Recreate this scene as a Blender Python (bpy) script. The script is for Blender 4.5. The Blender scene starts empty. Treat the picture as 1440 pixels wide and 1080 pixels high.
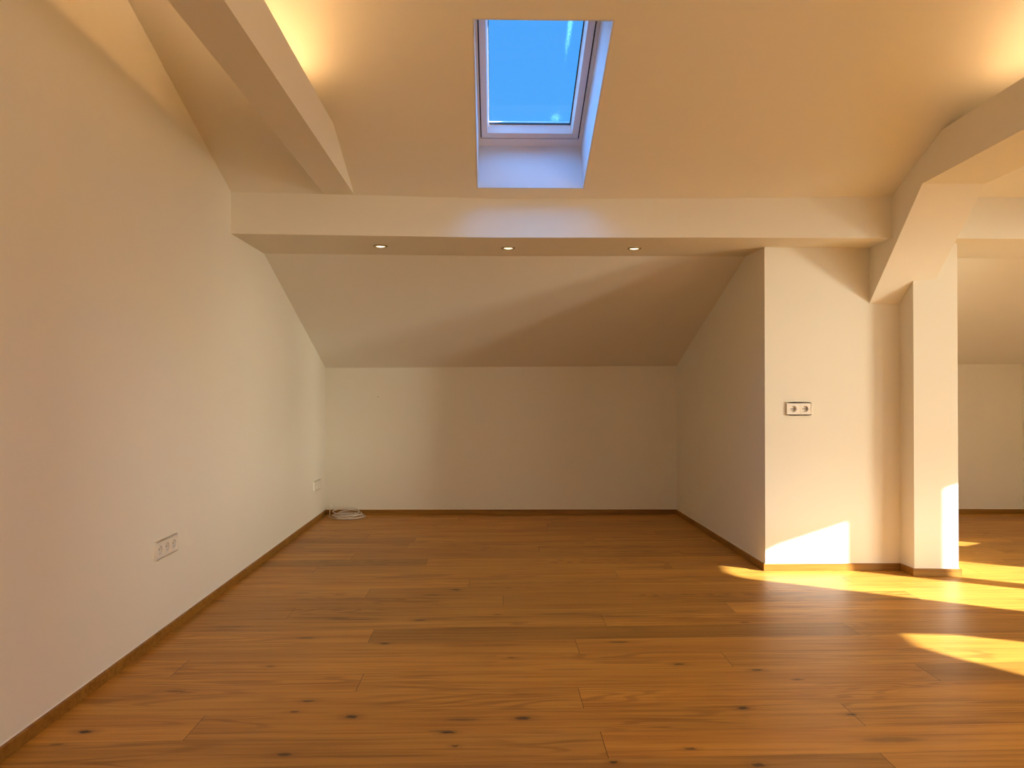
import bpy, bmesh, math, random
from mathutils import Vector, Matrix
from mathutils.geometry import tessellate_polygon

random.seed(7)
sc = bpy.context.scene
col = sc.collection

# ------------------------------------------------------------------ tuning
SUN_STRENGTH = 25.0
EXPOSURE = 0.06
CM, CC = -0.37982456, 3.8115485           # ceiling plane z = CC + CM*y (north slope)
def cz(y): return CC + CM * y
RIDGE_Y = -0.7
TAN_EL, AZ = 0.45, math.radians(30)

# ------------------------------------------------------------------ node helpers
def new_mat(name):
    m = bpy.data.materials.new(name); m.use_nodes = True
    nt = m.node_tree; nt.nodes.clear()
    out = nt.nodes.new('ShaderNodeOutputMaterial')
    return m, nt, out
class N:
    def __init__(s, nt): s.nt = nt
    def node(s, t, **kw):
        n = s.nt.nodes.new(t)
        for k, v in kw.items(): setattr(n, k, v)
        return n
    def put(s, sock, v):
        if isinstance(v, bpy.types.NodeSocket): s.nt.links.new(v, sock)
        elif v is not None: sock.default_value = v
    def math(s, op, a, b=None, c=None, clamp=False):
        n = s.node('ShaderNodeMath', operation=op); n.use_clamp = clamp
        s.put(n.inputs[0], a)
        if b is not None: s.put(n.inputs[1], b)
        if c is not None: s.put(n.inputs[2], c)
        return n.outputs[0]
    def vmath(s, op, a, b=None):
        n = s.node('ShaderNodeVectorMath', operation=op)
        s.put(n.inputs[0], a)
        if b is not None: s.put(n.inputs[1], b)
        return n.outputs['Value'] if op in ('LENGTH', 'DOT_PRODUCT', 'DISTANCE') else n.outputs[0]
    def noise(s, vec, scale=1.0, detail=4, rough=.55, dist=0.0):
        n = s.node('ShaderNodeTexNoise'); s.put(n.inputs['Vector'], vec)
        n.inputs['Scale'].default_value = scale; n.inputs['Detail'].default_value = detail
        n.inputs['Roughness'].default_value = rough; n.inputs['Distortion'].default_value = dist
        return n.outputs['Fac']
    def ramp(s, fac, stops):
        n = s.node('ShaderNodeValToRGB'); cr = n.color_ramp
        while len(cr.elements) < len(stops): cr.elements.new(.5)
        for e, (p, c) in zip(cr.elements, stops):
            e.position = p; e.color = (*c, 1) if len(c) == 3 else c
        s.put(n.inputs[0], fac); return n.outputs[0]
    def mix(s, fac, a, b, mode='MIX'):
        n = s.node('ShaderNodeMix', data_type='RGBA', blend_type=mode)
        s.put(n.inputs[0], fac); s.put(n.inputs[6], a); s.put(n.inputs[7], b)
        return n.outputs[2]
    def smooth(s, v, a, b, lo=0., hi=1.):
        n = s.node('ShaderNodeMapRange', interpolation_type='SMOOTHSTEP')
        s.put(n.inputs[0], v)
        for i, x in zip((1, 2, 3, 4), (a, b, lo, hi)): n.inputs[i].default_value = x
        return n.outputs[0]
    def scale(s, vec, v):
        return s.vmath('MULTIPLY', vec, v)
    def sep(s, v):
        n = s.node('ShaderNodeSeparateXYZ'); s.put(n.inputs[0], v); return n.outputs
    def comb(s, x, y, z=0.):
        n = s.node('ShaderNodeCombineXYZ')
        for i, v in enumerate((x, y, z)): s.put(n.inputs[i], v)
        return n.outputs[0]
    def principled(s, out, color, rough=.5, spec=.5, bump=None, bstr=.1, bdist=.001, metal=0., coat=0.):
        p = s.node('ShaderNodeBsdfPrincipled')
        s.put(p.inputs['Base Color'], color if isinstance(color, bpy.types.NodeSocket) else (*color, 1))
        s.put(p.inputs['Roughness'], rough)
        p.inputs['Specular IOR Level'].default_value = spec
        p.inputs['Metallic'].default_value = metal
        p.inputs['Coat Weight'].default_value = coat
        if bump is not None:
            b = s.node('ShaderNodeBump'); b.inputs['Strength'].default_value = bstr
            b.inputs['Distance'].default_value = bdist
            s.put(b.inputs['Height'], bump); s.nt.links.new(b.outputs[0], p.inputs['Normal'])
        s.nt.links.new(p.outputs[0], out.inputs[0]); return p

def plaster(name, colr, bump=True):
    m, nt, out = new_mat(name); g = N(nt)
    tc = g.node('ShaderNodeTexCoord').outputs['Object']
    big = g.noise(tc, .9, 3)
    c = g.mix(g.smooth(big, .3, .7), (*[x * .985 for x in colr], 1), (*[min(1, x * 1.01) for x in colr], 1))
    fine = g.noise(tc, 260, 3, .6)
    g.principled(out, c, .85, .25, fine, .12, .0006)
    return m
def simple(name, colr, rough=.5, spec=.5, metal=0., coat=0., bumpscale=300):
    m, nt, out = new_mat(name); g = N(nt)
    tc = g.node('ShaderNodeTexCoord').outputs['Object']
    n = g.noise(tc, bumpscale, 2)
    c = g.mix(g.smooth(n, .3, .7), (*[x * .97 for x in colr], 1), (*colr, 1))
    g.principled(out, c, rough, spec, None, metal=metal, coat=coat)
    return m
def emit(name, colr, strength):
    m, nt, out = new_mat(name)
    e = nt.nodes.new('ShaderNodeEmission'); e.inputs[0].default_value = (*colr, 1); e.inputs[1].default_value = strength
    nt.links.new(e.outputs[0], out.inputs[0]); return m

WALLC = (.76, .73, .63)
M_wall = plaster('wall_plaster', WALLC)
M_ceil = plaster('ceiling_plaster', (.77, .74, .65))
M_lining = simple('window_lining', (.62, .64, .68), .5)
M_sash = simple('window_sash_lacquer', (.74, .73, .74), .35)
M_gasket = simple('rubber_gasket', (.012, .014, .02), .6)
M_plastic = simple('white_plastic', (.82, .78, .69), .28, .5)
M_cup = simple('socket_cup_plastic', (.66, .61, .53), .35, .5)
M_dark = simple('socket_hole', (.01, .01, .01), .8)
M_metal = simple('clip_metal', (.6, .58, .55), .3, .5, 1.0)
M_cable = simple('cable_sheath', (.68, .62, .54), .45)
M_steel = simple('brushed_trim', (.50, .42, .28), .35, .5, 1.0)
M_lamp = emit('lamp_glow', (1., .80, .48), 2.2)
M_led = emit('led_glow', (1., .56, .24), 58.0)
M_alu = simple('led_channel_aluminium', (.6, .6, .6), .4, .5, 1.0)
M_ext = simple('render_outside', (.6, .58, .55), .9)

# ------------------------------------------------------------------ oak
KNOTS = [(-1.319,2.439,.024,.011,1),(-1.36,2.353,.02,.007,.6),(-.663,2.661,.02,.008,.9),(-.687,2.574,.018,.007,.7),
 (-.485,2.531,.022,.013,1),(-.153,2.409,.026,.009,1),(-.17,2.418,.05,.008,.5),(.091,2.507,.03,.014,.9),(-.125,2.317,.012,.007,.8),(-.637,2.274,.026,.011,.9),
 (-.48,3.255,.022,.010,1),(-.841,3.337,.045,.014,.6),(-.363,3.582,.03,.012,.8),(-.28,3.60,.09,.010,.5),(.067,3.071,.018,.007,.8),
 (.735,2.985,.025,.010,.9),(1.027,2.918,.022,.009,1),(.854,2.569,.022,.011,1),(1.206,2.51,.02,.008,.9),
 (.595,2.283,.02,.007,.8),(1.247,2.329,.11,.020,.45),(1.22,2.33,.05,.012,.45),(.349,2.206,.012,.008,1),(-.342,4.014,.055,.014,.55),
 (-.223,4.125,.03,.010,.8),(.536,3.251,.05,.010,.7),(-.111,2.501,.06,.010,.5),(-1.17,2.759,.04,.01,.5),
 (-1.433,3.93,.03,.012,.5),(.771,2.18,.022,.012,.8),(-.896,2.998,.02,.010,.5),(-.215,4.115,.02,.012,.9),(.62,3.62,.16,.014,.45),
 (-1.22,3.50,.10,.010,.5),(-.67,3.60,.16,.012,.5),(-.75,3.615,.05,.016,.55),(.33,3.665,.14,.010,.5),(.95,3.69,.08,.012,.4)]
def oak(name, planks):
    m, nt, out = new_mat(name); g = N(nt)
    tc = g.node('ShaderNodeTexCoord').outputs['Object']
    if planks:
        at = g.node('ShaderNodeAttribute', attribute_name='plank_tone'); rnd = at.outputs['Vector']; r = g.sep(rnd)
        P = g.vmath('ADD', tc, g.scale(rnd, (37., 23., 11.)))
    else:
        P = tc; r = None
    fibre = g.noise(g.scale(P, (1.6, 46., 46.)), 1., 6, .62)
    pores = g.noise(g.scale(P, (9., 420., 420.)), 1., 3, .6)
    broad = g.noise(g.scale(P, (.8, 7., 7.)), 1., 3, .5, .4)
    # growth figure: contour lines of a stretched field
    fld = g.noise(g.scale(P, (.75, 6.5, 6.5)), 1., 2, .45, .6)
    rings = g.math('SINE', g.math('MULTIPLY', fld, 95.))
    rings = g.smooth(rings, -.2, 1.0)
    q = 1.05 if planks else .6
    base = g.ramp(broad, [(.25, (.41 * q, .186 * q, .028 * q)), (.5, (.50 * q, .243 * q, .038 * q)), (.78, (.58 * q, .296 * q, .052 * q))])
    c = g.mix(g.math('MULTIPLY', g.smooth(fibre, .42, .68), .62), base, (.27 * q, .112 * q, .015 * q, 1))
    figmask = g.math('MULTIPLY', g.smooth(g.noise(g.scale(P, (1.1, 3., 3.)), 1., 2), .47, .60), .50)
    c = g.mix(g.math('MULTIPLY', rings, figmask), c, (.21, .082, .011, 1))
    c = g.mix(g.math('MULTIPLY', g.smooth(pores, .55, .75), .28), c, (.24, .095, .014, 1))
    height = g.math('ADD', g.math('MULTIPLY', fibre, .6), g.math('MULTIPLY', pores, .4))
    if planks:
        tone = g.math('MULTIPLY_ADD', r[0], .60, .68)
        c = g.mix(1., c, g.comb(tone, tone, tone), 'MULTIPLY')
        c = g.mix(g.math('MULTIPLY', r[1], .35), c, g.mix(1., c, (.86, .98, 1.15, 1), 'MULTIPLY'))
        # dark mineral streaks
        st = g.noise(g.scale(P, (.9, 16., 1.)), 1., 3, .5, .5)
        c = g.mix(g.math('MULTIPLY', g.smooth(st, .64, .76), .55), c, (.15, .062, .016, 1))
        # explicit knots, wobbling outlines
        wob = g.node('ShaderNodeTexNoise'); g.put(wob.inputs['Vector'], g.scale(tc, (60., 120., 1.)))
        wob.inputs['Scale'].default_value = 1.; wob.inputs['Detail'].default_value = 2
        tw = g.vmath('ADD', tc, g.scale(g.vmath('SUBTRACT', wob.outputs['Color'], (.5, .5, .5)), (.030, .014, 0.)))
        acc, halo = None, None
        for (kx, ky, rx, ry, st_) in KNOTS:
            d = g.vmath('LENGTH', g.scale(g.vmath('SUBTRACT', tw, (kx, ky, 0.)), (1 / rx, 1 / ry, 0.)))
            v = g.smooth(d, .45, 1.25, st_, 0.)
            acc = v if acc is None else g.math('MAXIMUM', acc, v)
            h_ = g.smooth(d, .6, 3.4, st_, 0.)
            halo = h_ if halo is None else g.math('MAXIMUM', halo, h_)
        # small scattered knots elsewhere
        vo = g.node('ShaderNodeTexVoronoi'); vo.inputs['Scale'].default_value = 1.
        g.put(vo.inputs['Vector'], g.scale(g.vmath('ADD', tw, (3.3, 1.7, 0)), (1.5, 5.0, 0.)))
        sm = g.smooth(vo.outputs['Distance'], .015, .062, .85, 0.)
        pick = g.math('GREATER_THAN', g.sep(vo.outputs['Color'])[0], .52)
        sm = g.math('MULTIPLY', sm, pick)
        acc = g.math('MAXIMUM', acc, sm)
        c = g.mix(g.math('MULTIPLY', halo, .42), c, (.17, .068, .014, 1))
        c = g.mix(g.math('MULTIPLY', acc, .93), c, (.035, .018, .010, 1))
        # joints between boards
        uv1 = g.sep(g.node('ShaderNodeUVMap', uv_map='from_start').outputs[0])
        uv2 = g.sep(g.node('ShaderNodeUVMap', uv_map='from_end').outputs[0])
        du = g.math('MINIMUM', uv1[0], uv2[0]); dv = g.math('MINIMUM', uv1[1], uv2[1])
        ju = g.smooth(du, .0004, .0022, 1., 0.); jv = g.smooth(dv, .0003, .0016, .62, 0.)
        j = g.math('MAXIMUM', ju, jv)
        c = g.mix(g.math('MULTIPLY', j, .8), c, (.06, .026, .008, 1))
        height = g.math('SUBTRACT', height, g.math('MULTIPLY', j, 2.))
    rough = g.math('MULTIPLY_ADD', fibre, .16, .33)
    g.principled(out, c, rough, .26, height, .16, .0012)
    return m
M_floor = oak('oak_floorboards', True)
M_skirt = oak('oak_skirting', False)

# ------------------------------------------------------------------ mesh helpers
def finish(name, bm, mat, parent=None, smooth=False, kind=None, loc=None):
    bmesh.ops.recalc_face_normals(bm, faces=bm.faces[:])
    if smooth:
        for f in bm.faces: f.smooth = True
    me = bpy.data.meshes.new(name); bm.to_mesh(me); bm.free()
    if isinstance(mat, (list, tuple)):
        for q in mat: me.materials.append(q)
    else: me.materials.append(mat)
    o = bpy.data.objects.new(name, me); col.objects.link(o)
    if parent is not None: o.parent = parent
    if kind: o['kind'] = kind
    if loc is not None: o.location = loc
    return o
def tag(o, label, cat=None, group=None):
    o['label'] = label
    if cat: o['category'] = cat
    if group: o['group'] = group
    return o
def empty(name, loc, rotz=0):
    o = bpy.data.objects.new(name, None); col.objects.link(o)
    o.location = loc; o.rotation_euler = (0, 0, rotz); o.empty_display_size = .1
    return o
def slab(bm, outer, holes, thick, fn, mi=0):
    """polygon with holes in 2D (u,v), extruded 0..thick, fn(u,v,w)->xyz"""
    loops = [outer] + list(holes)
    flat = [p for l in loops for p in l]
    tris = tessellate_polygon([[Vector((p[0], p[1], 0)) for p in l] for l in loops])
    a = [bm.verts.new(fn(p[0], p[1], 0)) for p in flat]
    b = [bm.verts.new(fn(p[0], p[1], thick)) for p in flat]
    fs = []
    for t in tris:
        fs.append(bm.faces.new([a[i] for i in t])); fs.append(bm.faces.new([b[i] for i in reversed(t)]))
    i0 = 0
    for l in loops:
        n = len(l)
        for i in range(n):
            p, q = i0 + i, i0 + (i + 1) % n
            fs.append(bm.faces.new((a[p], a[q], b[q], b[p])))
        i0 += n
    for f in fs: f.material_index = mi
    bmesh.ops.dissolve_limit(bm, angle_limit=.001, verts=bm.verts[:], edges=bm.edges[:])
def loft(bm, sections):
    rings = [[bm.verts.new(p) for p in s] for s in sections]
    n = len(rings[0])
    for a, b in zip(rings, rings[1:]):
        for i in range(n):
            bm.faces.new((a[i], a[(i + 1) % n], b[(i + 1) % n], b[i]))
    bm.faces.new(rings[0][::-1]); bm.faces.new(rings[-1])
def box(bm, x0, x1, y0, y1, z0, z1, bev=0, mi=0):
    r = bmesh.ops.create_cube(bm, size=1)
    vs = r['verts']
    for v in vs:
        v.co = Vector(((x0 + x1) / 2 + v.co.x * (x1 - x0), (y0 + y1) / 2 + v.co.y * (y1 - y0), (z0 + z1) / 2 + v.co.z * (z1 - z0)))
    fs = {f for v in vs for f in v.link_faces}
    for f in fs: f.material_index = mi
    if bev:
        es = list({e for v in vs for e in v.link_edges})
        bmesh.ops.bevel(bm, geom=es, offset=bev, segments=2, profile=.5, affect='EDGES')
def lathe(bm, prof, n=32, axis='y', c=(0, 0, 0), cap=True):
    """profile [(radius, offset along axis)]"""
    rings = []
    for r, h in prof:
        ring = []
        for i in range(n):
            a = 2 * math.pi * i / n
            u, v = r * math.cos(a), r * math.sin(a)
            p = (u, h, v) if axis == 'y' else (u, v, h)
            ring.append(bm.verts.new((c[0] + p[0], c[1] + p[1], c[2] + p[2])))
        rings.append(ring)
    for a, b in zip(rings, rings[1:]):
        for i in range(n): bm.faces.new((a[i], a[(i + 1) % n], b[(i + 1) % n], b[i]))
    if cap: bm.faces.new(rings[-1])
def tube(bm, pts, r, n=8):
    pts = [Vector(p) for p in pts]; rings = []
    up = Vector((0, 0, 1)); prev = None
    for i, p in enumerate(pts):
        t = (pts[min(i + 1, len(pts) - 1)] - pts[max(i - 1, 0)]).normalized()
        if prev is None:
            a = t.orthogonal().normalized()
        else:
            a = (prev - t * prev.dot(t)).normalized()
        prev = a; b = t.cross(a)
        rings.append([bm.verts.new(p + (a * math.cos(2 * math.pi * k / n) + b * math.sin(2 * math.pi * k / n)) * r) for k in range(n)])
    for s, e in zip(rings, rings[1:]):
        for k in range(n): bm.faces.new((s[k], s[(k + 1) % n], e[(k + 1) % n], e[k]))
    bm.faces.new(rings[0][::-1]); bm.faces.new(rings[-1])

# ------------------------------------------------------------------ plan
def xl(y): return -1.4545 - .0074 * y          # left wall plane
def yb(x): return 6.61 - .016 * x              # back knee wall plane
XR = 4.68; YS = -3.3; T = .14
def roofz(y): return cz(y) if y >= RIDGE_Y else cz(RIDGE_Y) + (-CM) * -(RIDGE_Y - y)

# floor: boards
bm = bmesh.new()
tone = bm.loops.layers.float_color.new('plank_tone')
u1 = bm.loops.layers.uv.new('from_start'); u2 = bm.loops.layers.uv.new('from_end')
JOINT = {-2: 1.163, -1: .337, 0: -.98, 1: .304, 2: -.51, 3: -1.246, 4: .35, 5: -.555, 6: .515, 7: -1.006, 8: .04, 9: 1.5, 10: -.15, 11: .72, 12: -1.1, 13: -.44, 14: 1.25, 15: .3, 16: -.62, 17: 1.6, 18: -.96}
TONE = {(5, 0): (.03, .2), (4, 1): (.30, .3), (4, 0): (.62, .2), (5, -1): (.72, .2), (2, 1): (.10, .5), (6, 0): (.60, .2), (7, 0): (.42, .6), (3, 0): (.66, .1), (3, -1): (.8, .1),
        (2, 0): (.62, .1), (2, -1): (.78, .1), (1, 0): (.72, .0), (1, 1): (.66, .1), (0, 0): (.55, .1), (0, -1): (.78, .1), (0, 1): (.62, .3), (-1, 0): (.82, .0), (-1, 1): (.55, .3), (13, -1): (.12, .4), (6, 1): (.5, .8)}
W_ = .1775; S0 = 2.395; L_ = 2.19
X0, X1 = -1.62, 4.86
k = -33
while S0 + k * W_ < 6.9:
    ya, yb_ = S0 + k * W_, S0 + (k + 1) * W_
    j = JOINT.get(k, random.uniform(-1, 1.2))
    i = math.floor((X0 - j) / L_)
    while j + i * L_ < X1:
        a, b = max(X0, j + i * L_), min(X1, j + (i + 1) * L_)
        r0, r1 = TONE.get((k, i), (random.uniform(.25, .85), random.random() * .6))
        r2 = random.random()
        P = [(a, ya + .024 * a), (b, ya + .024 * b), (b, yb_ + .024 * b), (a, yb_ + .024 * a)]
        if P[0][1] > YS - .1 and P[2][1] < 6.95:
            f = bm.faces.new([bm.verts.new((x, y, 0)) for x, y in P])
            sa, sb = a - (j + i * L_), (j + (i + 1) * L_) - b
            for lp, (x, y), vv in zip(f.loops, P, (0, 0, 1, 1)):
                lp[tone] = (r0, r1, r2, 1)
                lp[u1].uv = (x - (j + i * L_), vv * W_)
                lp[u2].uv = ((j + (i + 1) * L_) - x, (1 - vv) * W_)
        i += 1
    k += 1
bmesh.ops.recalc_face_normals(bm, faces=bm.faces[:])
fl = bm.faces[:]
if sum(f.normal.z for f in fl) < 0: bmesh.ops.reverse_faces(bm, faces=fl)
me = bpy.data.meshes.new('floor'); bm.to_mesh(me); bm.free(); me.materials.append(M_floor)
fo = bpy.data.objects.new('floor', me); col.objects.link(fo); fo['kind'] = 'structure'
fo['label'] = 'wide oiled oak floorboards with knots'

# left gable wall
prof = [(YS, -.1), (6.8, -.1), (6.8, cz(6.8) + .02), (RIDGE_Y, cz(RIDGE_Y) + .02), (YS, roofz(YS) + .02)]
bm = bmesh.new(); slab(bm, prof, [], -T, lambda u, v, w: (xl(u) + w, u, v)); finish('wall_left', bm, M_wall, kind='structure')
# back knee wall
bm = bmesh.new()
slab(bm, [(-1.7, -.1), (XR + .1, -.1), (XR + .1, cz(6.55) + .05), (-1.7, cz(6.55) + .05)], [], T, lambda u, v, w: (u, yb(u) + w, v))
finish('wall_back', bm, M_wall, kind='structure')
# south wall (behind the viewer) with a wide window
SW = [(.2, .25), (4.2, .25), (4.2, 2.25), (.2, 2.25)]
bm = bmesh.new()
slab(bm, [(-1.6, -.1), (XR + .1, -.1), (XR + .1, roofz(YS) + .04), (-1.6, roofz(YS) + .04)], [SW[::-1]], -T, lambda u, v, w: (u, YS + w, v))
finish('wall_south', bm, M_wall, kind='structure')
# right gable wall, openings shaped to cast the sun patches and admit fill light
H_A = [(2.445, .06), (3.045, .06), (3.045, 1.625), (2.775, 1.715), (2.54, 1.73), (2.445, 1.705)]
H_B = [(3.175, .06), (3.745, .06), (3.745, 1.385), (3.256, 1.56), (3.175, 1.59)]
H_C = [(.60, .06), (2.40, .06), (2.40, .40), (1.90, .40), (1.88, 1.02), (1.84, 1.236), (1.80, 1.36), (1.67, 1.50), (1.484, 1.515), (1.40, 1.475), (1.27, 1.386), (1.0, 1.17), (.60, 1.05)]
H_D = [(4.35, .735), (4.59, .625), (4.59, 1.15), (4.35, 1.15)]
H_E = [(-2.7, .25), (.45, .25), (.45, 2.3), (-2.7, 2.3)]
bm = bmesh.new(); slab(bm, prof, [H_A, H_B, H_C, H_D, H_E], .05, lambda u, v, w: (XR + w, u, v)); finish('wall_right', bm, M_wall, kind='structure')

# unseen wall added outside to block sun through the big right-hand window
bm = bmesh.new(); box(bm, 5.9, 6.05, -6.2, .05, -.1, 3.6); finish('wall_sun_block', bm, M_ext, kind='structure')

# ceiling: north slope with roof window opening
OPEN = [(-.089, 3.092), (.489, 3.092), (.489, 4.165), (-.100, 4.165)]
bm = bmesh.new()
slab(bm, [(-1.7, RIDGE_Y), (XR + .1, RIDGE_Y), (XR + .1, 6.8), (-1.7, 6.8)], [[(-.094, 3.087), (.494, 3.087), (.494, 4.170), (-.105, 4.170)]], .04, lambda u, v, w: (u, v, cz(v) + w))
finish('ceiling', bm, M_ceil, kind='structure')
bm = bmesh.new()
slab(bm, [(-1.7, YS - .1), (XR + .1, YS - .1), (XR + .1, RIDGE_Y), (-1.7, RIDGE_Y)], [], .04, lambda u, v, w: (u, v, roofz(v) + w))
finish('ceiling_south', bm, M_ceil, kind='structure')

# ------------------------------------------------------------------ roof window
nrm = Vector((0, -CM, 1)).normalized()
along = Vector((0, 1, CM)).normalized()          # down the slope
def onroof(x, s, off):                            # s: distance down slope from y=0 line
    return Vector((x, 0, CC)) + along * s + nrm * off
def s_of(y, off):                                 # slope distance of a point with given y at offset
    return (y - nrm.y * off) / along.y
OFF = .225
win = empty('window_1', (.2, 3.7, cz(3.7))); win['kind'] = 'structure'; win['label'] = 'white roof window in the sloping ceiling'
def child(name, bm, mat, parent, smooth=False):
    o = finish(name, bm, mat, None, smooth)
    o.parent = parent; o.matrix_parent_inverse = Matrix.Translation(-Vector(parent.location)) if parent.type == 'EMPTY' else Matrix()
    return o
# lining (funnel from the opening to the frame)
def ring_pts(off, y0, y1, xa0, xb0, xa1, xb1):
    return [onroof(xa0, s_of(y0, off), off), onroof(xb0, s_of(y0, off), off), onroof(xb1, s_of(y1, off), off), onroof(xa1, s_of(y1, off), off)]
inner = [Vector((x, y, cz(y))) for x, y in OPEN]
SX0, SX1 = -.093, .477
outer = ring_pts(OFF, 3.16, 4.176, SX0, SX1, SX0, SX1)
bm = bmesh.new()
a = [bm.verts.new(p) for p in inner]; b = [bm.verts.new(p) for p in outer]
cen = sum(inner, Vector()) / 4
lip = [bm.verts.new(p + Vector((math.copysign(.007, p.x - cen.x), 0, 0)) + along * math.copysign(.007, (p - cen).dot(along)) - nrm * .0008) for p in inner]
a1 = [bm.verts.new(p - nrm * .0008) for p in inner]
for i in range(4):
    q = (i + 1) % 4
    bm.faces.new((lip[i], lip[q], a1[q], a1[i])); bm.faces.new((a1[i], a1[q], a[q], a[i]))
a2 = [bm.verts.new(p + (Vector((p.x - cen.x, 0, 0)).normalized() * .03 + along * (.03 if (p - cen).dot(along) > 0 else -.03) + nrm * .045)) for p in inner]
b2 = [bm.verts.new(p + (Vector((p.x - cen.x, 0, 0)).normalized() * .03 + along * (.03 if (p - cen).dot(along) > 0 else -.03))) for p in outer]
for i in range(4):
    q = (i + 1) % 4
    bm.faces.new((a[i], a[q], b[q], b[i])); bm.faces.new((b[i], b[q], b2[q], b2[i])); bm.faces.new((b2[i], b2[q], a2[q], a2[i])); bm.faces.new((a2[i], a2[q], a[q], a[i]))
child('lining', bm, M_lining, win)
# frame / sash rings, each a rectangular ring on the roof plane
def ring(name, mat, ox0, ox1, os0, os1, ix0, ix1, is0, is1, z0, z1, parent, iz=None):
    bm = bmesh.new()
    slab(bm, [(ox0, os0), (ox1, os0), (ox1, os1), (ox0, os1)], [[(ix0, is0), (ix0, is1), (ix1, is1), (ix1, is0)]], z1 - z0,
         lambda u, v, w: onroof(u, v, z0 + w))
    return child(name, bm, mat, parent)
sy = lambda y: s_of(y, OFF)
fr = ring('frame', M_sash, SX0 - .03, SX1 + .03, sy(3.10), sy(4.21), -.084, .461, sy(3.20), sy(4.120), OFF, OFF + .07, win)
ga = ring('gasket', M_gasket, -.088, .465, sy(3.19), sy(4.124), -.079, .456, sy(3.21), sy(4.112), OFF + .010, OFF + .06, win)
# sash: bevelled inner edge down to the glass
sash = bmesh.new()
o_ = [(-.0775, 3.205), (.4535, 3.205), (.4535, 4.110), (-.0775, 4.110)]
m_ = [(-.046, 3.25), (.420, 3.25), (.420, 4.074), (-.046, 4.074)]
g_ = [(-.036, 3.262), (.408, 3.262), (.408, 4.060), (-.036, 4.060)]
def rv(l, off, ref=OFF): return [sash.verts.new(onroof(x, s_of(y, ref), off)) for x, y in l]
def rg(l, off): return [sash.verts.new(onroof(x, s_of(y, off), off)) for x, y in l]
R0 = rv(o_, OFF + .05); R1 = rv(o_, OFF - .002); R2 = rv(m_, OFF - .002); R3 = rg(g_, OFF + .035); R4 = rg(g_, OFF + .05)
for A, B in ((R0, R1), (R1, R2), (R2, R3), (R3, R4), (R4, R0)):
    for i in range(4): sash.faces.new((A[i], A[(i + 1) % 4], B[(i + 1) % 4], B[i]))
so = child('sash', sash, M_sash, win)
GO = OFF + .038
sg = lambda y: s_of(y, GO)
ring('glazing_seal', M_gasket, -.040, .412, sg(3.25), sg(4.066), -.0335, .4035, sg(3.27), sg(4.055), GO - .004, GO + .004, win)
guard = bmesh.new()  # unseen bars added on the roof to keep sun off the lining
slab(guard, [(.462, sy(3.05)), (.56, sy(3.05)), (.56, sy(4.22)), (.462, sy(4.22))], [], .12, lambda u, v, w: onroof(u, v, OFF + .05 + w))
slab(guard, [(-.20, sy(2.98)), (.56, sy(2.98)), (.56, sy(3.10)), (-.20, sy(3.10))], [], .12, lambda u, v, w: onroof(u, v, OFF + .05 + w))
child('sun_guard', guard, M_steel, win)
# glass pane
m, nt, out = new_mat('roof_glass'); g = N(nt)
tr = g.node('ShaderNodeBsdfTransparent'); tr.inputs[0].default_value = (.97, .985, .99, 1)
gl = g.node('ShaderNodeBsdfGlossy'); gl.inputs['Roughness'].default_value = .02
mx = g.node('ShaderNodeMixShader'); mx.inputs[0].default_value = .03
nt.links.new(tr.outputs[0], mx.inputs[1]); nt.links.new(gl.outputs[0], mx.inputs[2])
# frost specks along the right edge
tc = g.node('ShaderNodeTexCoord').outputs['Object']; xyz = g.sep(tc)
gx = g.math('ADD', xyz[0], .2)   # window-local -> room x (parent inverse keeps room units)
gy = xyz[1]
spk = g.noise(tc, 250, 2, .8)
dfr = g.node('ShaderNodeBsdfTranslucent'); dfr.inputs[0].default_value = (.85, .62, .42, 1)
m_glass, glass_nt, glass_mx, glass_g, glass_out, glass_spk, glass_dfr, glass_xyz = m, nt, mx, g, out, spk, dfr, xyz
# band that leans from (x=.33,y=3.4) towards (x=.30,y=4.03)
bandc = g.math('MULTIPLY_ADD', g.math('SUBTRACT', xyz[1], 3.40), -.020, .345)
dist = g.math('ABSOLUTE', g.math('SUBTRACT', xyz[0], bandc))
dens = g.smooth(dist, .0, .030, 1., 0.)
lenw = g.smooth(xyz[1], 3.45, 3.72, 1., .35)
dens = g.math('MULTIPLY', dens, lenw)
d2 = g.vmath('LENGTH', g.scale(g.vmath('SUBTRACT', tc, (.325, 4.02, 0)), (14., 11., 0.)))
dens = g.math('MAXIMUM', dens, g.smooth(d2, .0, 1.1, .85, 0.))
dens = g.math('MAXIMUM', dens, g.math('MULTIPLY', g.smooth(xyz[1], 3.97, 4.05), .38))
thr = g.math('SUBTRACT', .80, g.math('MULTIPLY', dens, .275))
fac = g.math('MULTIPLY', g.math('GREATER_THAN', spk, thr), .75)
m2 = g.node('ShaderNodeMixShader'); g.put(m2.inputs[0], fac)
nt.links.new(mx.outputs[0], m2.inputs[1]); nt.links.new(dfr.outputs[0], m2.inputs[2]); nt.links.new(m2.outputs[0], out.inputs[0])
bm = bmesh.new()
slab(bm, [(-.039, sg(3.255)), (.411, sg(3.255)), (.411, sg(4.063)), (-.039, sg(4.063))], [], .004, lambda u, v, w: onroof(u, v, GO + .001 + w))
child('pane', bm, m_glass, win)

# ------------------------------------------------------------------ purlin, tie beams, brace, pillar, wall block
bm = bmesh.new()
sec = []
for x, yf, zs in ((-1.56, 4.213, 1.976), (0., 4.262, 1.969), (1.2, 4.25, 1.972), (2.25, 4.222, 1.968), (XR + .03, 4.222, 1.966)):
    sec.append([(x, yf, zs), (x, yf, cz(yf) + .02), (x, 4.9, cz(4.9) + .03), (x, (CC - zs) / -CM, zs)])
loft(bm, sec)
pur = finish('ceiling_beam', bm, M_wall); tag(pur, 'long boxed white beam running across the room, holding three small spotlights', 'beam')

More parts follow.
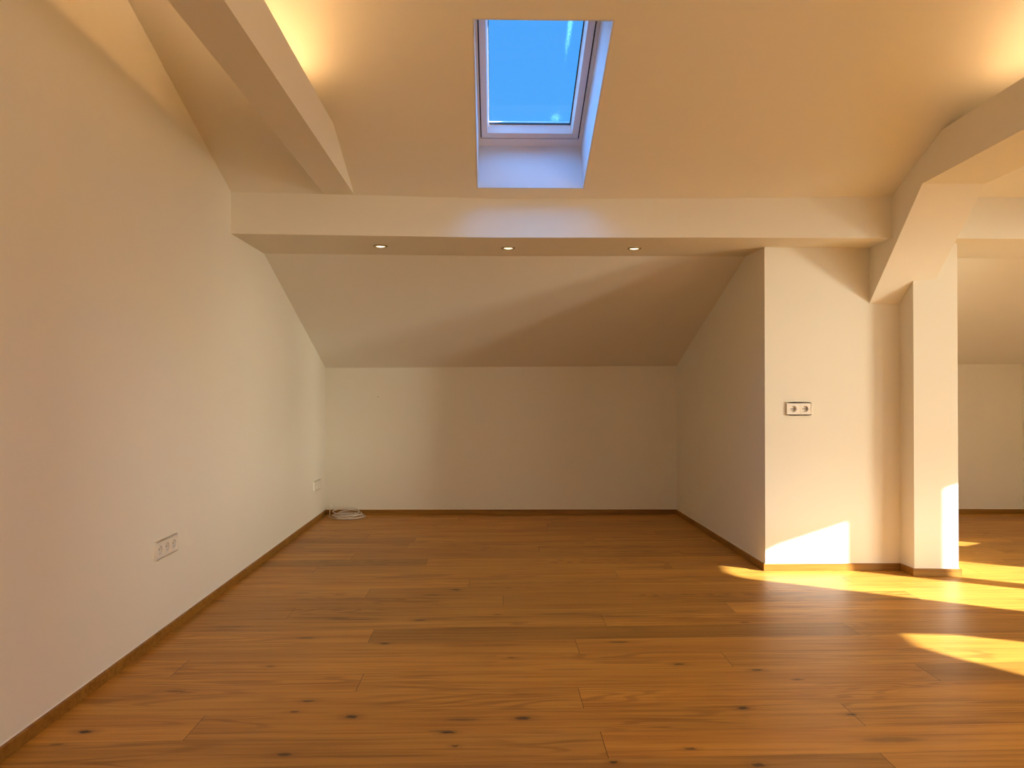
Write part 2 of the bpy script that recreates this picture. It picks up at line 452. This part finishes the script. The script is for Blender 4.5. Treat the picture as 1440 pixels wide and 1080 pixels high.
# left tie beam
bm = bmesh.new()
def tb(y, top=True):
    zb = 2.204 + (4.21 - y) * .022; zt = 2.409 + (3.742 - y) * .033
    return zb, zt
sec = []
for y in (4.27, 2.2, 0., YS + .01):
    zb, zt = tb(y)
    sec.append([(-.967, y, zb), (-.967, y, zt), (-.80, y, zt), (-.80, y, zb)])
loft(bm, sec)
lb = finish('ceiling_beam', bm, M_wall); tag(lb, 'slim white tie beam at upper left, running from the long cross beam towards the viewer', 'beam')
# right tie beam with brace
def xr_(y): return 2.24 + .0 + .055 * (y - 3.7)
prof_b = [(4.53, 1.613), (3.882, 2.187), (YS + .01, 2.19), (YS + .01, 2.405), (3.72, 2.405), (4.53, 2.405 - .30)]
bm = bmesh.new()
slab(bm, prof_b, [], .335, lambda u, v, w: (xr_(u) + w, u, v))
rb = finish('ceiling_beam', bm, M_wall); tag(rb, 'thick white tie beam at upper right with a slanting brace down to the wall', 'beam')
# wall block (closed-off eaves cupboard) beside the alcove
def blk(x, ycoords):
    return None
side = [(4.515, -.1), (4.515, 1.985), (4.90, 1.985), (6.62, cz(6.62) + .02), (6.62, -.1)]
bm = bmesh.new()
slab(bm, side, [], 1.0, lambda u, v, w: (1.64 - .0178 * (u - 4.515) + w * (1.06), u, v))
finish('wall_alcove', bm, M_wall, kind='structure')
# pillar
bm = bmesh.new()
sec = []
for z in (0, 1.975):
    sec.append([(2.480, 4.378, z), (2.738, 4.366, z), (2.738, 4.525, z), (2.472, 4.525, z)])
loft(bm, sec)
pl = finish('pillar', bm, M_wall); tag(pl, 'square white plastered pillar standing in front of the wall block', 'pillar')

# ------------------------------------------------------------------ skirting
def skirt(name, pts, side=1, miter=None):
    """pts: polyline on the wall surface; side: which side the board stands on"""
    h, t = .042, .013
    bm = bmesh.new(); n = len(pts)
    P = [Vector((x, y, 0)) for x, y in pts]
    offs = []
    for i in range(n):
        ds = []
        if i > 0: ds.append((P[i] - P[i - 1]).normalized())
        if i < n - 1: ds.append((P[i + 1] - P[i]).normalized())
        ns = [Vector((-d.y, d.x, 0)) * side for d in ds]
        if len(ns) == 1: o = ns[0] * t
        else:
            s = (ns[0] + ns[1]).normalized(); o = s * (t / max(.3, s.dot(ns[0])))
        offs.append(o)
    secs = []
    for p, o in zip(P, offs):
        secs.append([p + Vector((0, 0, .0005)), p + o + Vector((0, 0, .0005)), p + o + Vector((0, 0, h - .002)), p + o * .8 + Vector((0, 0, h)), p + Vector((0, 0, h))])
    loft(bm, secs)
    o = finish(name, bm, M_skirt, kind='structure')
    bm = bmesh.new()
    secs = [[p + Vector((0, 0, h - .0005)), p + q * .28 + Vector((0, 0, h - .0005)), p + Vector((0, 0, h + .004))] for p, q in zip(P, offs)]
    loft(bm, secs)
    finish('sealant_bead', bm, M_plastic, o)
    return o
bx = lambda y: 1.64 - .0178 * (y - 4.515)
skirt('baseboard_left', [(xl(YS), YS), (xl(6.634), 6.634)], -1)
skirt('baseboard_back', [(xl(6.63) + .012, yb(-1.5)), (bx(6.58) + .0, yb(1.6))], -1)
skirt('baseboard_alcove', [(bx(6.584), 6.584 - .012), (1.64, 4.515), (2.4735, 4.515), (2.480, 4.378), (2.738, 4.366), (2.738, 4.51)], -1)
skirt('baseboard_right', [(2.72, yb(2.72)), (XR, yb(XR)), (XR, 3.76)], -1)

# ------------------------------------------------------------------ recessed spotlights
def spotlight(x, y, label):
    z = 1.969 if x < 1 else 1.971
    z = 1.9705 + .0015 * (x > .5) - .002 * abs(x) * (x < 0) * 0
    r = empty('spotlight', (x, y, z)); tag(r, label, 'spotlight', 'recessed spotlights under the cross beam')
    bm = bmesh.new(); lathe(bm, [(.031, .000), (.043, -.0005), (.044, -.003), (.040, -.0055), (.031, -.0055), (.028, -.002), (.027, .010)], 40, 'z', cap=False)
    finish('trim_ring', bm, M_steel, r, True)
    bm = bmesh.new(); lathe(bm, [(.0275, -.0005), (.0265, -.0035), (.018, -.0062), (.008, -.0072), (.001, -.0074)], 32, 'z')
    o = finish('lens', bm, M_lamp, r, True); o['label'] = 'glowing lens'
    return r
SPOTS = [(-.698, 4.534, 'left one of three small round spotlights set in the beam underside'),
         (.077, 4.574, 'middle one of three small round spotlights, nearly under the roof window'),
         (.854, 4.580, 'right one of three small round spotlights, nearest the shaded alcove corner')]
for x, y, lb_ in SPOTS: spotlight(x, y, lb_)

# ------------------------------------------------------------------ LED strips on the tie beams
def led(x0, y0, y1, zf, label, dx=0.):
    bm = bmesh.new()
    s = [[(x0 + dx * (y0 - y) - .008, y, zf(y) + .0005), (x0 + dx * (y0 - y) + .008, y, zf(y) + .0005), (x0 + dx * (y0 - y) + .008, y, zf(y) + .006), (x0 + dx * (y0 - y) - .008, y, zf(y) + .006)] for y in (y0, y1)]
    loft(bm, s); o = finish('light_strip', bm, M_alu); tag(o, label, 'light strip')
    bm = bmesh.new()
    s = [[(x0 + dx * (y0 - y) - .006, y, zf(y) + .006), (x0 + dx * (y0 - y) + .006, y, zf(y) + .006), (x0 + dx * (y0 - y) + .004, y, zf(y) + .012), (x0 + dx * (y0 - y) - .004, y, zf(y) + .012)] for y in (y0 - .01, y1 + .01)]
    loft(bm, s); finish('diffuser', bm, M_led, o)
    return o
led(-.885, 3.34, -2.8, lambda y: tb(y)[1], 'warm light strip lying on top of the slim left tie beam')
led(2.33, 3.30, -2.8, lambda y: 2.405, 'warm light strip lying on top of the thick right tie beam', dx=-.055)

# ------------------------------------------------------------------ wall sockets
def circle(cx, cz_, r, n=28, cw=False):
    l = [(cx + r * math.cos(2 * math.pi * i / n), cz_ + r * math.sin(2 * math.pi * i / n)) for i in range(n)]
    return l[::-1] if cw else l
def rrect(x0, x1, z0, z1, r, n=5):
    out = []
    for cx, c_, a0 in ((x1 - r, z1 - r, 0), (x0 + r, z1 - r, 90), (x0 + r, z0 + r, 180), (x1 - r, z0 + r, 270)):
        for i in range(n + 1):
            a = math.radians(a0 + 90 * i / n); out.append((cx + r * math.cos(a), c_ + r * math.sin(a)))
    return out
def socket(n, loc, rotz, label, blank=()):
    """local: x along the wall, z up, -y out of the wall"""
    r = empty('wall_socket', loc, rotz); tag(r, label, 'socket')
    w = .081 + .0715 * (n - 1); h = .081
    cs = [(-.0715 * (n - 1) / 2 + .0715 * i) for i in range(n)]
    bm = bmesh.new()
    holes = [[(c - .0277, -.0277), (c - .0277, .0277), (c + .0277, .0277), (c + .0277, -.0277)] for c in cs]
    slab(bm, rrect(-w / 2, w / 2, -h / 2, h / 2, .006), holes, .0095, lambda u, v, q: (u, -q, v))
    es = [e for e in bm.edges if all(v.co.y < -.009 for v in e.verts) and (abs(abs(e.verts[0].co.z) - h / 2) < .007 and abs(abs(e.verts[1].co.z) - h / 2) < .007 or abs(abs(e.verts[0].co.x) - w / 2) < .007 and abs(abs(e.verts[1].co.x) - w / 2) < .007)]
    bmesh.ops.bevel(bm, geom=es, offset=.0022, segments=2, affect='EDGES')
    finish('frame', bm, M_plastic, r)
    for i, c in enumerate(cs):
        bm = bmesh.new()
        if i in blank:
            slab(bm, rrect(c - .0272, c + .0272, -.0272, .0272, .002), [], .0098, lambda u, v, q: (u, -q, v))
            finish('cover_plate', bm, M_plastic, r); continue
        slab(bm, rrect(c - .0272, c + .0272, -.0272, .0272, .002), [circle(c, 0, .0197, 28, True)], .0102, lambda u, v, q: (u, -q, v))
        ins = finish('insert', bm, M_plastic, r)
        bm = bmesh.new(); lathe(bm, [(.0196, -.010), (.0192, -.0004)], 28, 'y', (c, 0, 0))
        finish('cup', bm, M_cup, ins, True)
        bm = bmesh.new()
        for dx in (-.0095, .0095): lathe(bm, [(.0030, -.0004), (.0030, -.0012), (.0022, -.0012)], 14, 'y', (c + dx, 0, 0))
        lathe(bm, [(.0030, -.0004), (.0030, -.0014), (.0022, -.0014)], 14, 'y', (c, 0, 0))
        finish('pin_hole', bm, M_dark, ins)
        for s in (-1, 1):
            bm = bmesh.new(); box(bm, c - .0022, c + .0022, -.0085, -.0004, s * .0178 - .0012, s * .0178 + .0012)
            finish('earth_clip', bm, M_metal, ins)
    return r
wl_ang = math.pi / 2 + math.atan(.0074)       # local -y faces into the room (+x)
yc = 3.383; socket(3, (xl(yc), yc, .397), wl_ang, 'white triple wall socket low on the left wall, nearer the viewer')
yc = 6.30; socket(3, (xl(yc), yc, .300), wl_ang, 'small white socket plate low on the left wall beside the far corner', blank=(2,))
socket(2, (1.847, 4.515, .983), 0, 'white double socket at mid height on the sunlit wall block')

# ------------------------------------------------------------------ cable
bm = bmesh.new()
pts = [(-1.452, 6.625, .058), (-1.452, 6.600, .060), (-1.452, 6.588, .052), (-1.452, 6.584, .030), (-1.451, 6.574, .010), (-1.446, 6.535, .004), (-1.43, 6.47, .004), (-1.39, 6.41, .004), (-1.33, 6.365, .004)]
cx, cy = -1.272, 6.475
rnd = random.Random(3)
nl = 6; n = 44
for i in range(nl * n):
    a = math.radians(-110) + 2 * math.pi * i / n; k = i / n
    rx = .128 + .016 * math.sin(k * 2.3) - .004 * k; ry = .112 + .014 * math.cos(k * 3.1) - .005 * k
    ox, oy = .014 * math.sin(k * 1.9), .012 * math.cos(k * 1.3)
    z = .004 + .0062 * k + .004 * math.sin(a * 2 + k) * min(1, k)
    if k > 4: z += (k - 4) * .008 * (1 + math.sin(a)) 
    pts.append((cx + ox + rx * math.cos(a), min(6.60, cy + oy + ry * math.sin(a)), max(.004, z)))
a = pts[-1]
pts += [(a[0] + .03, a[1] - .01, a[2] - .002), (a[0] + .07, a[1] + .01, a[2] - .004), (a[0] + .10, a[1] + .03, a[2] - .010)]
tube(bm, pts, .0036, 8)
cb = finish('cable', bm, M_cable, None, True); tag(cb, 'coil of thin white cable lying on the floor in the far left corner', 'cable')
bm = bmesh.new(); box(bm, -1.461, -1.443, 6.6235, 6.6335, .050, .082, .001); o = finish('cable_outlet', bm, M_plastic, cb); o['label'] = 'small white outlet at the wall'

# nail in back wall
bm = bmesh.new(); lathe(bm, [(.0015, 0.0), (.0015, -.010), (.0035, -.010), (.0035, -.0115)], 12, 'y', (-1.035, yb(-1.035), 1.037))
nl_ = finish('nail', bm, M_dark, None, True); tag(nl_, 'tiny dark nail head in the back wall left of centre', 'nail')

# ------------------------------------------------------------------ world: clear sky, bright haze low down round the sun
w = bpy.data.worlds.new('sky'); sc.world = w; w.use_nodes = True
nt = w.node_tree; nt.nodes.clear(); g = N(nt)
out = nt.nodes.new('ShaderNodeOutputWorld'); bg = nt.nodes.new('ShaderNodeBackground')
d = g.node('ShaderNodeTexCoord').outputs['Generated']
z = g.sep(d)[2]
skyc = g.ramp(g.math('MULTIPLY_ADD', z, .5, .5), [(.0, (.30, .20, .10)), (.495, (.42, .30, .17)), (.505, (.95, .90, .80)), (.58, (.45, .66, .95)), (.66, (.085, .42, 1.02)), (.735, (.075, .40, 1.02)), (.78, (.8, 4.3, 11.)), (1., (.8, 4.3, 11.))])  # unseen overhead band over-brightened to tint the window lining blue
sd = Vector((math.cos(AZ), -math.sin(AZ), TAN_EL)).normalized()
dot = g.vmath('DOT_PRODUCT', d, (sd.x, sd.y, sd.z * .6))
halo = g.math('POWER', g.math('MAXIMUM', dot, 0.), 9.)
c = g.mix(g.math('MULTIPLY', halo, .85), skyc, (1.6, 1.5, 1.3, 1))
nt.links.new(c, bg.inputs[0]); bg.inputs[1].default_value = 1.0
nt.links.new(bg.outputs[0], out.inputs[0])

# ------------------------------------------------------------------ lights
su = bpy.data.lights.new('sun', 'SUN'); su.energy = SUN_STRENGTH; su.angle = math.radians(.6); su.color = (1., .97, .97)
so_ = bpy.data.objects.new('sun', su); col.objects.link(so_)
so_.rotation_euler = sd.to_track_quat('Z', 'Y').to_euler(); so_.location = (9, -4, 6)
def area(name, loc, rot, sx, sy_, power, colr, spread=180):
    l = bpy.data.lights.new(name, 'AREA'); l.shape = 'RECTANGLE'; l.size = sx; l.size_y = sy_; l.energy = power; l.color = colr
    l.spread = math.radians(spread)
    o = bpy.data.objects.new(name, l); col.objects.link(o); o.location = loc; o.rotation_euler = rot
    return o
WARM = (1., .70, .40)
area('fill_right', (XR - .01, -1.125, 1.275), (0, math.radians(90), 0), 2.05, 3.15, 57, WARM)  # unseen lamp added in the big right opening, warm ambient fill
area('fill_south', (2.2, YS + .01, 1.25), (math.radians(90), 0, 0), 4.0, 2.0, 5, WARM)  # weak unseen fill lamp added inside the south window
area('fill_openings', (XR + .12, 2.6, .9), (0, math.radians(90), 0), 1.6, 3.6, 14, (1., .90, .66))  # lamp added behind the right wall openings to strengthen the light through them
dl = area('fill_alcove', (12.4, -4.4, .35), (0, 0, 0), 5.6, 2.0, 980, (1., .94, .76), 110)  # lamp added far outside to brighten the alcove and shadow its ceiling
dl.rotation_euler = Vector((2.84, -2.36, 0)).to_track_quat('Z', 'Y').to_euler()
for x, y, _ in SPOTS:
    l = bpy.data.lights.new('spot_beam', 'SPOT'); l.energy = 1.2; l.color = (1, .72, .4); l.spot_size = math.radians(80); l.spot_blend = .8; l.shadow_soft_size = .02
    o = bpy.data.objects.new('spot_beam', l); col.objects.link(o); o.location = (x, y, 1.955)

# ------------------------------------------------------------------ camera
cam = bpy.data.cameras.new('camera'); cam.sensor_width = 36; cam.lens = 1050 / 1440 * 36; cam.clip_start = .02
co = bpy.data.objects.new('camera', cam); col.objects.link(co); sc.camera = co
co.location = (0, 0, 1.1)
co.rotation_euler = (math.pi / 2 + math.atan(8 / 1050), 0, -math.atan(23 / 1050))

# ------------------------------------------------------------------ output look
sc.view_settings.view_transform = 'Standard'; sc.view_settings.look = 'None'
sc.view_settings.gamma = 1; sc.view_settings.exposure = EXPOSURE; sc.view_settings.use_curve_mapping = False
try:
    cy = sc.cycles
    cy.max_bounces = 14; cy.diffuse_bounces = 8; cy.glossy_bounces = 4; cy.transparent_max_bounces = 12
    cy.sample_clamp_indirect = 6; cy.caustics_reflective = False; cy.use_denoising = True
except Exception:
    pass
